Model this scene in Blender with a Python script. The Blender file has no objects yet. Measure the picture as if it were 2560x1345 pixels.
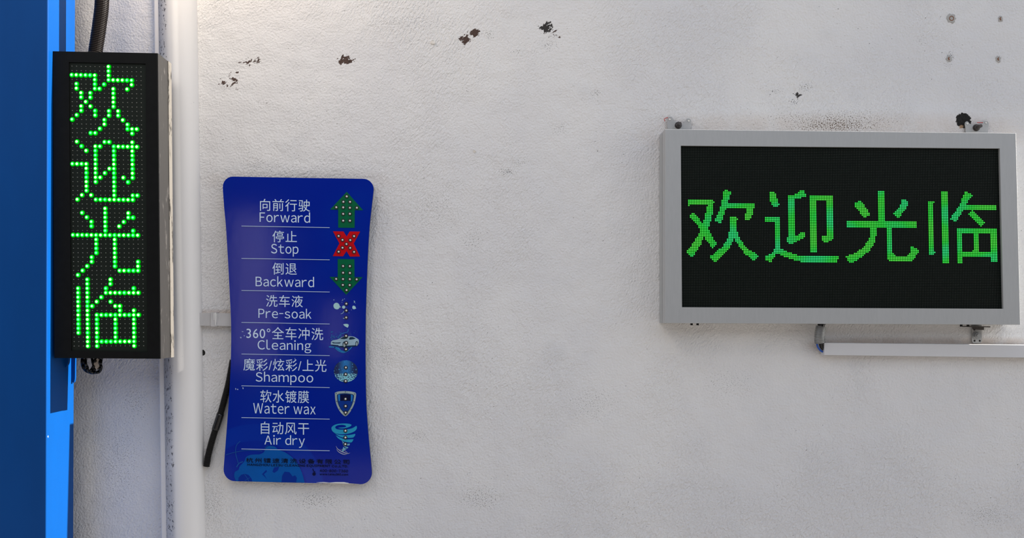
import bpy, bmesh, math, random
from mathutils import Vector, Matrix
random.seed(7)
SC = bpy.context.scene
C = SC.collection
PI = math.pi

# ------------------------------------------------------------------ camera, world, sun, lamp, exposure
# One pixel of the 2560 x 1345 frame is one millimetre on the wall (y = 0); the camera stands 2.05 m off it, 1.5 m up.
DIST, CX, CY, EYE = 2.05, 1220.0, 790.0, 1.5
cam = bpy.data.cameras.new('camera')
cam.sensor_width = 36.0
cam.lens = 36.0 * 2050.0 / 2560.0
cam.shift_x = (1280.0 - CX) / 2560.0
cam.shift_y = (CY - 672.5) / 2560.0
cam.clip_start = 0.05
cam_o = bpy.data.objects.new('camera', cam)
C.objects.link(cam_o)
cam_o.location = (0, -DIST, EYE)
cam_o.rotation_euler = (PI / 2, 0, 0)
SC.camera = cam_o

vs = SC.view_settings
vs.view_transform = 'Standard'
vs.look = 'None'
vs.gamma = 1.0
vs.use_curve_mapping = False
vs.exposure = 0.0
SC.cycles.use_denoising = True
SC.cycles.sample_clamp_indirect = 6.0

world = bpy.data.worlds.new('sky')
SC.world = world
world.use_nodes = True
wn, wl = world.node_tree.nodes, world.node_tree.links
bgn = wn['Background']
tc = wn.new('ShaderNodeTexCoord')
sp = wn.new('ShaderNodeSeparateXYZ')
rp = wn.new('ShaderNodeValToRGB')
wl.new(tc.outputs['Generated'], sp.inputs[0])
wl.new(sp.outputs['Z'], rp.inputs[0])
sunward = wn.new('ShaderNodeMapRange')
sunward.inputs[1].default_value, sunward.inputs[2].default_value = -1.0, 1.0
sunward.inputs[3].default_value, sunward.inputs[4].default_value = 0.95, 1.80
wl.new(sp.outputs['X'], sunward.inputs[0])
wl.new(sunward.outputs[0], bgn.inputs[1])
wl.new(rp.outputs[0], bgn.inputs[0])
rp.color_ramp.elements[0].position = 0.0
rp.color_ramp.elements[0].color = (1.0, 0.97, 0.93, 1)
rp.color_ramp.elements[1].position = 0.75
rp.color_ramp.elements[1].color = (0.45, 0.515, 0.645, 1)
e = rp.color_ramp.elements.new(0.25)
e.color = (0.735, 0.77, 0.83, 1)

sun = bpy.data.lights.new('sun', 'SUN')
sun.energy = 14.5
sun.angle = math.radians(0.2)
sun.color = (1.0, 0.93, 0.84)
sun_o = bpy.data.objects.new('sun', sun)
C.objects.link(sun_o)
SUN_TRAVEL = Vector((-0.243, -0.243 * 0.021, -0.121))
sun_o.rotation_euler = SUN_TRAVEL.to_track_quat('-Z', 'Y').to_euler()
sun_o.location = (4, 0.1, 4)

lamp = bpy.data.lights.new('wall_lamp', 'POINT')          # warm bay lamp above the frame, near the drainpipe
lamp.energy = 6.5
lamp.color = (1.0, 0.80, 0.58)
lamp.shadow_soft_size = 0.06
lamp_o = bpy.data.objects.new('wall_lamp', lamp)
C.objects.link(lamp_o)
lamp_o.location = (-0.66, -0.26, 2.62)

fill = bpy.data.lights.new('fill_light', 'POINT')           # added unseen warm fill, brightens the wall strip beside the post
fill.energy = 18.0
fill.color = (1.0, 0.86, 0.72)
fill.shadow_soft_size = 0.20
fill_o = bpy.data.objects.new('fill_light', fill)
C.objects.link(fill_o)
fill_o.location = (-0.75, -1.35, 3.0)


# ------------------------------------------------------------------ helpers
def P(px, py, d=0.0):
    """The point at distance d in front of the wall that the photograph shows at pixel (px, py)."""
    s = (DIST - d) / DIST / 1000.0
    return Vector(((px - CX) * s, -d, EYE + (CY - py) * s))


def tag(o, label=None, cat=None, group=None, kind=None):
    if label: o['label'] = label
    if cat: o['category'] = cat
    if group: o['group'] = group
    if kind: o['kind'] = kind
    return o


def empty(name, loc, label, cat, group=None, kind=None):
    o = bpy.data.objects.new(name, None)
    o.empty_display_size = 0.05
    C.objects.link(o)
    o.location = loc
    return tag(o, label, cat, group, kind)


def obj(name, bm, mats, parent=None, smooth=False, recalc=True):
    """Link a bmesh given in world coordinates as one mesh object; its origin sits at its bounds' middle."""
    if recalc:
        bmesh.ops.recalc_face_normals(bm, faces=bm.faces[:])
    lo = Vector((min(v.co[i] for v in bm.verts) for i in range(3)))
    hi = Vector((max(v.co[i] for v in bm.verts) for i in range(3)))
    mid = (lo + hi) / 2
    bmesh.ops.translate(bm, verts=bm.verts[:], vec=-mid)
    me = bpy.data.meshes.new(name)
    bm.to_mesh(me)
    bm.free()
    for m in (mats if isinstance(mats, (list, tuple)) else [mats]):
        me.materials.append(m)
    if smooth:
        me.polygons.foreach_set('use_smooth', [True] * len(me.polygons))
    o = bpy.data.objects.new(name, me)
    C.objects.link(o)
    if parent is not None:
        o.parent = parent
        base = parent.matrix_basis.translation.copy()
        p = parent.parent
        while p is not None:
            base += p.matrix_basis.translation
            p = p.parent
        o.location = mid - base
    else:
        o.location = mid
    return o


def objs(name, bm, mat, parent):
    """Like obj(), but every loose piece of the bmesh becomes a part of its own."""
    bm.verts.ensure_lookup_table()
    seen, out = set(), []
    for v0 in bm.verts:
        if v0 in seen: continue
        isl, todo = [], [v0]
        seen.add(v0)
        while todo:
            v = todo.pop()
            isl.append(v)
            for e in v.link_edges:
                w = e.other_vert(v)
                if w not in seen:
                    seen.add(w)
                    todo.append(w)
        nb = bmesh.new()
        mp = {v: nb.verts.new(v.co) for v in isl}
        for f in {f for v in isl for f in v.link_faces}:
            nb.faces.new([mp[v] for v in f.verts])
        out.append(obj(name, nb, mat, parent))
    bm.free()
    return out


def hexa(bm, front, back, mi=0):
    """A six-sided block from four front and four back corners (same winding)."""
    vf = [bm.verts.new(p) for p in front]
    vb = [bm.verts.new(p) for p in back]
    fs = [bm.faces.new(vf), bm.faces.new(vb[::-1])]
    for i in range(4):
        j = (i + 1) % 4
        fs.append(bm.faces.new((vf[i], vb[i], vb[j], vf[j])))
    for f in fs: f.material_index = mi
    return fs


def quad_at(q, d):
    return [P(x, y, d) for x, y in q]


def at_depth(pts, d):
    return [Vector((p.x, -d, p.z)) for p in pts]


def block(bm, q, df, db, mi=0):
    """A block whose front face fills the pixel quad q at depth df and runs straight back to db."""
    f = quad_at(q, df)
    return hexa(bm, f, at_depth(f, db), mi)


def prism(bm, pts, df, db, mi=0):
    """Extruded outline: pixel points at depth df, straight back to db."""
    f = [P(x, y, df) for x, y in pts]
    vf = [bm.verts.new(p) for p in f]
    vb = [bm.verts.new((p.x, -db, p.z)) for p in f]
    fs = [bm.faces.new(vf), bm.faces.new(vb[::-1])]
    n = len(pts)
    for i in range(n):
        j = (i + 1) % n
        fs.append(bm.faces.new((vf[i], vb[i], vb[j], vf[j])))
    for fc in fs: fc.material_index = mi
    return fs


def strip_prism(bm, line, w, df, db, mi=0, taper=None):
    """A thin drawn line: pixel polyline of width w (pixels)."""
    L, R = [], []
    n = len(line)
    for i, (x, y) in enumerate(line):
        a, b = line[max(0, i - 1)], line[min(n - 1, i + 1)]
        tx, ty = b[0] - a[0], b[1] - a[1]
        l = math.hypot(tx, ty) or 1
        ww = w * (taper(i / (n - 1)) if taper else 1) / 2
        L.append((x - ty / l * ww, y + tx / l * ww))
        R.append((x + ty / l * ww, y - tx / l * ww))
    prism(bm, L + R[::-1], df, db, mi)


def catmull(pts, n=8):
    out = []
    m = len(pts)
    for i in range(m - 1):
        p0, p1, p2, p3 = pts[max(0, i - 1)], pts[i], pts[i + 1], pts[min(m - 1, i + 2)]
        for k in range(n):
            t = k / n
            out.append(tuple(0.5 * (2 * b + (c - a) * t + (2 * a - 5 * b + 4 * c - d) * t * t + (3 * b - a - 3 * c + d) * t ** 3)
                             for a, b, c, d in zip(p0, p1, p2, p3)))
    out.append(tuple(pts[-1]))
    return out


def tube(bm, path, rad, seg=16, mi=0, caps=True):
    """A tube through world points; rad is a number or a function of the index."""
    path = [Vector(p) for p in path]
    n = len(path)
    rings = []
    up = Vector((0, 1, 0))
    for i, p in enumerate(path):
        t = (path[min(n - 1, i + 1)] - path[max(0, i - 1)]).normalized()
        a = t.cross(up)
        if a.length < 1e-4: a = t.cross(Vector((1, 0, 0)))
        a.normalize()
        b = a.cross(t).normalized()
        r = rad(i) if callable(rad) else rad
        rings.append([bm.verts.new(p + a * math.cos(2 * PI * k / seg) * r + b * math.sin(2 * PI * k / seg) * r) for k in range(seg)])
    for i in range(n - 1):
        for k in range(seg):
            l = (k + 1) % seg
            f = bm.faces.new((rings[i][k], rings[i][l], rings[i + 1][l], rings[i + 1][k]))
            f.material_index = mi
    if caps:
        bm.faces.new(rings[0][::-1]).material_index = mi
        bm.faces.new(rings[-1]).material_index = mi


def corrugated(bm, pts, r, pitch, depth, seg=20, mi=0):
    """Ribbed hose along a smooth path of world points; pitch and depth in metres."""
    fine = [Vector(p) for p in catmull([tuple(p) for p in pts], 60)]
    acc = [0.0]
    for i in range(1, len(fine)): acc.append(acc[-1] + (fine[i] - fine[i - 1]).length)
    step = pitch / 4
    path, j = [], 0
    k = 0
    while k * step <= acc[-1]:
        s = k * step
        while j < len(acc) - 2 and acc[j + 1] < s: j += 1
        t = (s - acc[j]) / max(1e-9, acc[j + 1] - acc[j])
        path.append(fine[j].lerp(fine[j + 1], t))
        k += 1
    tube(bm, path, lambda i: r - (depth if i % 4 in (0, 3) else 0.0), seg, mi)


def dome(bm, c, r, h, seg=12, rings=3, mi=0, nrm=(0, -1, 0)):
    """A dome of base radius r and height h on the plane y = c.y, bulging towards the viewer (-y)."""
    prev = None
    for j in range(rings):
        a = j / rings * PI / 2
        rr, hh = r * math.cos(a), h * math.sin(a)
        ring = [bm.verts.new((c.x + rr * math.cos(2 * PI * k / seg), c.y - hh, c.z + rr * math.sin(2 * PI * k / seg))) for k in range(seg)]
        if prev:
            for k in range(seg):
                bm.faces.new((prev[k], prev[(k + 1) % seg], ring[(k + 1) % seg], ring[k])).material_index = mi
        prev = ring
    top = bm.verts.new((c.x, c.y - h, c.z))
    for k in range(seg):
        bm.faces.new((prev[k], prev[(k + 1) % seg], top)).material_index = mi


def cyl_y(bm, c, r, d0, d1, seg=16, mi=0, phase=0.0):
    """A cylinder whose axis is the wall's normal, from depth d0 to d1 (seg = 6 makes a nut)."""
    A = [bm.verts.new((c.x + r * math.cos(phase + 2 * PI * k / seg), -d0, c.z + r * math.sin(phase + 2 * PI * k / seg))) for k in range(seg)]
    B = [bm.verts.new((v.co.x, -d1, v.co.z)) for v in A]
    bm.faces.new(A).material_index = mi
    bm.faces.new(B[::-1]).material_index = mi
    for k in range(seg):
        l = (k + 1) % seg
        bm.faces.new((A[k], A[l], B[l], B[k])).material_index = mi


def ring_y(bm, c, r, w, d, mi=0, seg=20, tub=8):
    """A torus lying flat on the wall plane at depth d."""
    vs_ = []
    for k in range(seg):
        a = 2 * PI * k / seg
        vs_.append([bm.verts.new((c.x + (r + w * math.cos(2 * PI * j / tub)) * math.cos(a), -d + w * math.sin(2 * PI * j / tub),
                                  c.z + (r + w * math.cos(2 * PI * j / tub)) * math.sin(a))) for j in range(tub)])
    for k in range(seg):
        for j in range(tub):
            bm.faces.new((vs_[k][j], vs_[(k + 1) % seg][j], vs_[(k + 1) % seg][(j + 1) % tub], vs_[k][(j + 1) % tub])).material_index = mi


# ------------------------------------------------------------------ materials
class NT:
    """A small helper around one material's node tree."""
    def __init__(s, name):
        s.m = bpy.data.materials.new(name)
        s.m.use_nodes = True
        s.n, s.l = s.m.node_tree.nodes, s.m.node_tree.links
        s.b = s.n['Principled BSDF']

    def new(s, kind, **kw):
        nd = s.n.new(kind)
        for k, v in kw.items(): setattr(nd, k, v)
        return nd

    def put(s, sock, v):
        if isinstance(v, bpy.types.NodeSocket): s.l.new(v, sock)
        else: sock.default_value = v

    def math(s, op, a, b=0.5, clamp=False):
        nd = s.new('ShaderNodeMath', operation=op)
        nd.use_clamp = clamp
        s.put(nd.inputs[0], a)
        s.put(nd.inputs[1], b)
        return nd.outputs[0]

    def coords(s, scale=(1, 1, 1), rot=(0, 0, 0)):
        t = s.new('ShaderNodeTexCoord')
        mp = s.new('ShaderNodeMapping')
        mp.vector_type = 'TEXTURE'
        mp.inputs['Scale'].default_value = tuple(1.0 / k for k in scale)
        mp.inputs['Rotation'].default_value = rot
        s.l.new(t.outputs['Object'], mp.inputs[0])
        return mp.outputs[0]

    def noise(s, vec, scale, detail=3, rough=0.55, dist=0.0):
        nd = s.new('ShaderNodeTexNoise')
        s.put(nd.inputs['Vector'], vec)
        nd.inputs['Scale'].default_value = scale
        nd.inputs['Detail'].default_value = detail
        nd.inputs['Roughness'].default_value = rough
        nd.inputs['Distortion'].default_value = dist
        return nd.outputs[0]

    def rng(s, v, a, b, c=0.0, d=1.0, smooth=True):
        nd = s.new('ShaderNodeMapRange')
        nd.interpolation_type = 'SMOOTHSTEP' if smooth else 'LINEAR'
        s.put(nd.inputs[0], v)
        for i, x in enumerate((a, b, c, d)): nd.inputs[i + 1].default_value = x
        return nd.outputs[0]

    def mix(s, f, a, b):
        nd = s.new('ShaderNodeMix', data_type='RGBA')
        s.put(nd.inputs[0], f)
        s.put(nd.inputs[6], a if isinstance(a, bpy.types.NodeSocket) else (*a, 1))
        s.put(nd.inputs[7], b if isinstance(b, bpy.types.NodeSocket) else (*b, 1))
        return nd.outputs[2]

    def bump(s, h, strength, dist):
        nd = s.new('ShaderNodeBump')
        nd.inputs['Strength'].default_value = strength
        nd.inputs['Distance'].default_value = dist
        s.put(nd.inputs['Height'], h)
        s.l.new(nd.outputs[0], s.b.inputs['Normal'])

    def done(s, color=None, rough=None, metal=None, spec=None, coat=None):
        if color is not None: s.put(s.b.inputs['Base Color'], color if isinstance(color, bpy.types.NodeSocket) else (*color, 1))
        if rough is not None: s.put(s.b.inputs['Roughness'], rough)
        if metal is not None: s.b.inputs['Metallic'].default_value = metal
        if spec is not None: s.b.inputs['Specular IOR Level'].default_value = spec
        if coat is not None: s.b.inputs['Coat Weight'].default_value = coat
        return s.m


def simple(name, col, rough=0.5, metal=0.0, var=0.12, scale=40.0, bump=0.0, spec=0.5):
    t = NT(name)
    n = t.noise(t.coords(), scale, 4)
    lo = tuple(c * (1 - var) for c in col)
    hi = tuple(min(1, c * (1 + var)) for c in col)
    if bump: t.bump(n, bump, 0.001)
    return t.done(t.mix(n, lo, hi), rough, metal, spec)


def wall_material():
    t = NT('white_plaster')
    tcn = t.new('ShaderNodeTexCoord').outputs['Object']
    sx = t.new('ShaderNodeSeparateXYZ')
    t.l.new(tcn, sx.inputs[0])
    X, Z = sx.outputs[0], sx.outputs[2]
    big = t.noise(tcn, 1.6, 4)
    mid = t.noise(tcn, 9.0, 4, 0.6)
    base = t.mix(t.rng(big, 0.35, 0.65), (0.70, 0.70, 0.71), (0.78, 0.775, 0.765))
    base = t.mix(t.math('MULTIPLY', t.rng(mid, 0.55, 0.75), 0.25), base, (0.60, 0.61, 0.63))
    # small dark specks and hairline nicks, thicker in some places
    spot = t.noise(t.coords((1.0, 1, 1.7), (0, -0.5, 0)), 150.0, 2, 0.5)
    where = t.noise(tcn, 3.3, 3, 0.6)
    thr = t.rng(where, 0.35, 0.72, 0.775, 0.665, False)
    speck = t.math('MULTIPLY', t.math('SUBTRACT', spot, thr), 30.0, True)
    base = t.mix(t.math('MULTIPLY', speck, 0.8, True), base, (0.10, 0.095, 0.09))
    fine = t.noise(tcn, 210.0, 2, 0.6)
    # scuffs, chips and mould with a place of their own: pixel centre, half sizes, colour, strength, edge noise scale
    jag = t.noise(t.coords((1, 1, 1.6), (0, -0.6, 0)), 66.0, 4, 0.68)
    jag2 = t.noise(t.coords((1, 1, 1.3), (0, -0.7, 0)), 300.0, 3, 0.6)
    rust = (0.075, 0.045, 0.035)
    grey = (0.13, 0.13, 0.125)
    dark = (0.035, 0.032, 0.03)
    stains = [
        (866, 149, 26, 17, rust, 1.0, 0.75, jag), (852, 140, 16, 14, dark, 1.0, 0.45, jag), (874, 160, 12, 14, dark, 1.0, .4, jag),
        (622, 153, 38, 16, rust, 1.0, 0.57, jag), (574, 205, 44, 28, rust, 1.0, 0.56, jag), (588, 181, 16, 8, rust, 1, .5, jag), (640, 150, 20, 12, rust, 1, .6, jag),
        (1162, 99, 17, 15, rust, 1.0, 0.8, jag), (1188, 82, 19, 12, rust, 1.0, 0.8, jag), (1224, 85, 20, 20, grey, 1.0, 0.42, jag2),
        (1366, 70, 24, 20, dark, 1.0, 0.72, jag), (1384, 84, 32, 20, rust, 1.0, 0.5, jag), (1372, 112, 55, 26, grey, .8, 0.40, jag2),
        (1300, 128, 90, 12, grey, .7, 0.36, jag2), (1268, 430, 34, 16, grey, 0.9, 0.47, jag2), (1300, 405, 50, 22, grey, 0.5, 0.42, jag2),
        (1490, 232, 26, 16, grey, 0.7, 0.45, jag2), (1395, 320, 60, 40, grey, 0.5, 0.38, jag2),
        (1935, 228, 38, 12, grey, 0.8, 0.42, jag2), (1997, 238, 22, 16, dark, 1.0, 0.52, jag), (1985, 255, 24, 14, grey, 0.9, 0.45, jag2),
        (2015, 218, 40, 24, grey, .8, 0.42, jag2), (2090, 312, 190, 34, (0.13, 0.085, 0.05), 1.0, 0.49, jag2), (2080, 300, 330, 50, (0.13, 0.10, 0.075), 0.9, 0.40, jag2),
        (2376, 140, 14, 18, grey, .8, 0.52, jag2), (2370, 160, 24, 26, grey, .6, 0.42, jag2),
        (2409, 302, 13, 13, (0.008, 0.007, 0.006), 1.0, 1.5, jag), (2403, 317, 10, 6, (0.5, .33, .2), .7, .7, jag),
        (506, 882, 5, 5, (0.012, 0.011, 0.01), 1.0, 1.5, jag),
        (545, 880, 50, 60, (0.16, 0.18, 0.22), .5, 0.36, jag2), (535, 1060, 50, 140, grey, 0.6, 0.36, jag2), (530, 1260, 60, 130, grey, 0.5, 0.42, jag2),
        (300, 1150, 130, 250, grey, .7, 0.36, jag2), (340, 1010, 80, 110, grey, .8, 0.36, jag2), (250, 90, 100, 120, grey, .6, .4, jag2),
        (1200, 1245, 110, 60, grey, .6, 0.42, jag2), (1040, 1090, 60, 30, grey, .6, .42, jag2), (1480, 1010, 140, 90, grey, .5, .38, jag2),
        (2470, 1290, 120, 60, grey, .6, .40, jag2), (1180, 600, 60, 60, grey, .6, .38, jag2), (960, 880, 60, 160, grey, .5, .4, jag2),
        (790, 1250, 120, 40, grey, .8, .42, jag2), (1020, 55, 180, 40, (0.3, 0.3, 0.32), .5, .45, jag2), (640, 400, 120, 50, grey, .4, .38, jag2),
        (2520, 520, 40, 80, grey, .5, .42, jag2), (1090, 520, 160, 120, grey, .5, .38, jag2), (1820, 960, 160, 80, grey, .4, .37, jag2),
    ]
    # warm bounce light painted into the plaster colour just above the ledges: pixel box centre, half sizes, strength
    bounce_noise = t.noise(t.coords((1, 1, 0.5)), 26.0, 4, 0.6)
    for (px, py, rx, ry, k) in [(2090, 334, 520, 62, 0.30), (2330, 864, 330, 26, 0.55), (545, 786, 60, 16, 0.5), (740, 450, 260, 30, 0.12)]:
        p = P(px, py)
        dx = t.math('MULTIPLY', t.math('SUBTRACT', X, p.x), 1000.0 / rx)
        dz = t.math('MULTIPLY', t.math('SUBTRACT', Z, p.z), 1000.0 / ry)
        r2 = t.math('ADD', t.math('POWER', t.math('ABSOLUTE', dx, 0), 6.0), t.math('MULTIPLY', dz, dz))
        m = t.math('MULTIPLY', t.rng(r2, 0.0, 1.0, k, 0.0), t.rng(bounce_noise, 0.25, 0.6, 0.5, 1.0))
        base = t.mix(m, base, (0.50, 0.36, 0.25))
    for (px, py, rx, ry, col, k, bias, nz) in stains:
        p = P(px, py)
        dx = t.math('MULTIPLY', t.math('SUBTRACT', X, p.x), 1000.0 / rx)
        dz = t.math('MULTIPLY', t.math('SUBTRACT', Z, p.z), 1000.0 / ry)
        r2 = t.math('ADD', t.math('MULTIPLY', dx, dx), t.math('MULTIPLY', dz, dz))
        fall = t.math('SUBTRACT', bias, t.math('MULTIPLY', r2, 0.45))
        m = t.math('MULTIPLY', t.math('SUBTRACT', t.math('ADD', nz, t.math('MULTIPLY', fall, 0.5)), 0.755), 24.0, True)
        base = t.mix(t.math('MULTIPLY', m, k), base, col)
    # trowelled plaster relief
    grain = t.noise(tcn, 190.0, 2, 0.5, 0.0)
    ridg = t.noise(t.coords((1.0, 1.0, 2.4), (0, -1.0, 0)), 85.0, 3, 0.5, 0.4)
    wid = t.noise(tcn, 20.0, 2, 0.5)
    part = t.rng(t.noise(tcn, 2.6, 2), 0.40, 0.62)
    h = t.math('ADD', t.math('MULTIPLY', grain, 0.55), t.math('MULTIPLY', t.math('MULTIPLY', ridg, part), 1.0))
    h = t.math('ADD', h, t.math('MULTIPLY', wid, 1.2))
    h = t.math('SUBTRACT', h, t.math('MULTIPLY', speck, 0.4))
    t.bump(h, 0.9, 0.0048)
    return t.done(base, 0.75, 0.0, 0.3)


M = {}
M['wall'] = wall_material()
M['floor'] = simple('concrete_floor', (0.19, 0.175, 0.16), 0.8, 0, 0.25, 6.0)


M['facade'] = simple('dark_facade', (0.03, 0.03, 0.033), 0.9, spec=0.1)
M['pale_reflector'] = simple('pale_reflector', (0.80, 0.70, 0.78), 0.7)


def blue_paint(name, col):
    t = NT(name)
    c = t.coords((1, 1, 0.25))
    n = t.noise(c, 14.0, 4)
    chip = t.rng(t.noise(t.coords(), 26.0, 2), 0.775, 0.79)
    base = t.mix(n, tuple(x * 0.85 for x in col), tuple(x * 1.12 for x in col))
    base = t.mix(t.math('MULTIPLY', chip, 0.8), base, (0.35, 0.38, 0.45))
    t.bump(n, 0.15, 0.002)
    return t.done(base, 0.42, 0.0, 0.15)


M['post_blue'] = blue_paint('post_blue_paint', (0.0006, 0.059, 0.25))
M['black_case'] = simple('black_case_paint', (0.006, 0.0065, 0.0065), 0.5, 0, 0.3, 60, 0.2, 0.10)
M['led_board'] = simple('black_led_board', (0.0035, 0.006, 0.0045), 0.6, 0, 0.25, 90, 0.0, 0.06)
M['led_window'] = simple('dark_tinted_mask', (0.012, 0.016, 0.013), 0.5, 0, 0.2, 60, 0, 0.10)
M['dead_led'] = simple('unlit_led_resin', (0.16, 0.165, 0.15), 0.35, 0, 0.2, 200)
M['pixel_led'] = simple('unlit_pixel_resin', (0.10, 0.105, 0.095), 0.35, 0, 0.3, 60)


def worn_side(name, col, hi, thr):
    t = NT(name)
    n = t.noise(t.coords((1, 1, 0.3)), 60.0, 5, 0.7)
    base = t.mix(t.rng(n, thr, thr + 0.08), col, hi)
    t.bump(n, 0.3, 0.001)
    return t.done(base, 0.5, 0.0, 0.4)


M['side_grey'] = worn_side('worn_grey_side', (0.020, 0.019, 0.0185), (0.055, 0.052, 0.05), 0.58)
M['side_edge'] = worn_side('scratched_pale_edge', (0.14, 0.13, 0.115), (0.025, 0.023, 0.02), 0.53)


def alu(name, col, rough, metal=0.35):
    t = NT(name)
    n = t.noise(t.coords((8, 1, 1)), 30.0, 3)
    t.bump(n, 0.05, 0.0004)
    return t.done(t.mix(n, tuple(c * .93 for c in col), tuple(c * 1.05 for c in col)), rough, metal, 0.4)


M['alu'] = alu('anodised_aluminium', (0.44, 0.45, 0.45), 0.5)
M['alu_gap'] = simple('dark_seam', (0.02, 0.02, 0.022), 0.7)


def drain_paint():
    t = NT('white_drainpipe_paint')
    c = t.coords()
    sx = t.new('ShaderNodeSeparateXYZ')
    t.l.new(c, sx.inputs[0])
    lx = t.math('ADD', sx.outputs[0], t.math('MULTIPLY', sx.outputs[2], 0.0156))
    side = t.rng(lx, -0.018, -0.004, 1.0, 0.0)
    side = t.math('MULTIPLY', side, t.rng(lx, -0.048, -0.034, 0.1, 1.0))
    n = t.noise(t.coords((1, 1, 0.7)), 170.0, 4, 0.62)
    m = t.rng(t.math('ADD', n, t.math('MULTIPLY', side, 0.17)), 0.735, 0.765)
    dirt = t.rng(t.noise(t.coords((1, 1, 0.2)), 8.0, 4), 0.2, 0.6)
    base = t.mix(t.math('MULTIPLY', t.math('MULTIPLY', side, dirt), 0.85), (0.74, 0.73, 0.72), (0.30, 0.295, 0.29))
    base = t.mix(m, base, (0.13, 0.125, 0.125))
    t.bump(t.noise(c, 30, 3), 0.1, 0.002)
    return t.done(base, 0.42, 0, 0.45)


M['drain'] = drain_paint()
M['white_pvc'] = simple('white_pvc', (0.62, 0.625, 0.64), 0.45, 0, 0.05, 10, 0.05)
M['old_pvc'] = simple('old_grey_pvc', (0.50, 0.50, 0.51), 0.5, 0, 0.15, 30, 0.1)
M['drip_paint'] = simple('dried_white_paint', (0.75, 0.75, 0.74), 0.5)
M['black_rubber'] = simple('black_rubber', (0.010, 0.0095, 0.0095), 0.45, 0, 0.3, 80, 0, 0.2)
M['brown_rubber'] = simple('black_brown_conduit', (0.012, 0.009, 0.008), 0.42, 0, 0.3, 80, 0, 0.2)
M['tape'] = simple('black_tape', (0.006, 0.006, 0.007), 0.25)
M['beige_tape'] = simple('beige_wrap', (0.42, 0.36, 0.30), 0.6)
M['steel'] = simple('galvanised_steel', (0.42, 0.43, 0.43), 0.42, 0.8, 0.2, 60)
M['pale_steel'] = simple('pale_zinc_plate', (0.42, 0.42, 0.415), 0.5, 0.35, 0.15, 60)
M['dark_steel'] = simple('dirty_bolt_steel', (0.10, 0.09, 0.085), 0.45, 0.7, 0.4, 150)
M['hole'] = simple('dark_hole', (0.01, 0.009, 0.009), 0.9)
M['red_wire'] = simple('red_plastic', (0.45, 0.03, 0.02), 0.45)
M['blue_wire'] = simple('blue_plastic', (0.01, 0.09, 0.45), 0.4)
M['rust'] = simple('rust', (0.22, 0.095, 0.05), 0.85, 0, 0.4, 300)
M['filler'] = simple('grey_filler', (0.42, 0.415, 0.40), 0.9, 0, 0.2, 200, 0.4)
M['flake'] = simple('lifted_plaster', (0.72, 0.69, 0.64), 0.8, 0, 0.1, 200)


def sign_blue():
    t = NT('gloss_blue_print')
    tcn = t.new('ShaderNodeTexCoord').outputs['Object']
    sx = t.new('ShaderNodeSeparateXYZ')
    t.l.new(tcn, sx.inputs[0])
    # rings of a printed globe low on the sign (object coordinates: the sign's middle is 0)
    cxp, czp = P(637, 1233, 0.025), P(745, 825.5, 0.025)
    dx = t.math('SUBTRACT', sx.outputs[0], cxp.x - czp.x)
    dz = t.math('SUBTRACT', sx.outputs[2], cxp.z - czp.z)
    r = t.math('SQRT', t.math('ADD', t.math('MULTIPLY', dx, dx), t.math('MULTIPLY', dz, dz)))
    k = (DIST - 0.025) / DIST / 1000
    base = (0.0004, 0.0145, 0.285)
    ring = t.math('MULTIPLY', t.rng(r, 130 * k, 134 * k), t.rng(r, 171 * k, 176 * k, 1.0, 0.0))
    col = t.mix(ring, base, (0.0006, 0.026, 0.33))
    cloud = t.noise(tcn, 4.0, 2)
    col = t.mix(t.math('MULTIPLY', t.rng(cloud, 0.45, 0.7), 0.6), col, (0.0006, 0.024, 0.31))
    n = t.noise(t.coords((1, 1, 0.6)), 38.0, 4, 0.6)
    t.bump(n, 0.10, 0.001)
    return t.done(col, 0.11, 0.0, 0.42)


M['sign_blue'] = sign_blue()
M['sign_edge'] = simple('dark_blue_edge', (0.003, 0.012, 0.07), 0.4)


def ink(name, col, rough=0.4, var=0.06, scale=30):
    return simple(name, col, rough, 0, var, scale, 0, 0.12)


M['ink_white'] = ink('pale_blue_white_ink', (0.58, 0.71, 0.85))
M['ink_line'] = ink('pale_line_ink', (0.38, 0.48, 0.68))
M['ink_green'] = ink('green_ink', (0.0, 0.115, 0.045))
M['ink_red'] = ink('red_ink', (0.50, 0.002, 0.006))
M['ink_dark'] = ink('black_ink', (0.003, 0.006, 0.018))
M['ink_faded'] = ink('faded_dark_ink', (0.002, 0.005, 0.045))
M['ink_land'] = ink('mid_blue_ink', (0.0006, 0.085, 0.36), 0.4, 0.25, 20)
M['ink_arc'] = ink('arc_blue_ink', (0.01, 0.10, 0.36))
M['ink_bubble'] = ink('pale_aqua_ink', (0.38, 0.62, 0.64), 0.4, 0.2, 60)
M['ink_splash'] = ink('splash_blue_ink', (0.02, 0.20, 0.48), 0.4, 0.5, 180)
M['ink_carbody'] = ink('silver_blue_ink', (0.30, 0.45, 0.55), 0.4, 0.25, 60)
M['ink_carglass'] = ink('car_glass_ink', (0.008, 0.03, 0.07))
M['ink_deep'] = ink('deep_navy_ink', (0.001, 0.004, 0.045))
M['ink_shieldrim'] = ink('steel_grey_ink', (0.30, 0.38, 0.40), 0.4, 0.6, 40)
M['ink_shieldblue'] = ink('shield_blue_ink', (0.002, 0.035, 0.26))
M['ink_bar'] = ink('sky_bar_ink', (0.015, 0.18, 0.52))
M['ink_wind'] = ink('aqua_ink', (0.02, 0.30, 0.52), 0.4, 0.25, 30)
M['ink_windpale'] = ink('pale_wind_ink', (0.16, 0.42, 0.55))
M['ink_swirl'] = ink('lilac_grey_ink', (0.32, 0.34, 0.48))
M['ink_sea'] = ink('deep_blue_ink', (0.0005, 0.026, 0.26))
M['torn'] = ink('torn_white_paper', (0.72, 0.72, 0.70), 0.8)


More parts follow.
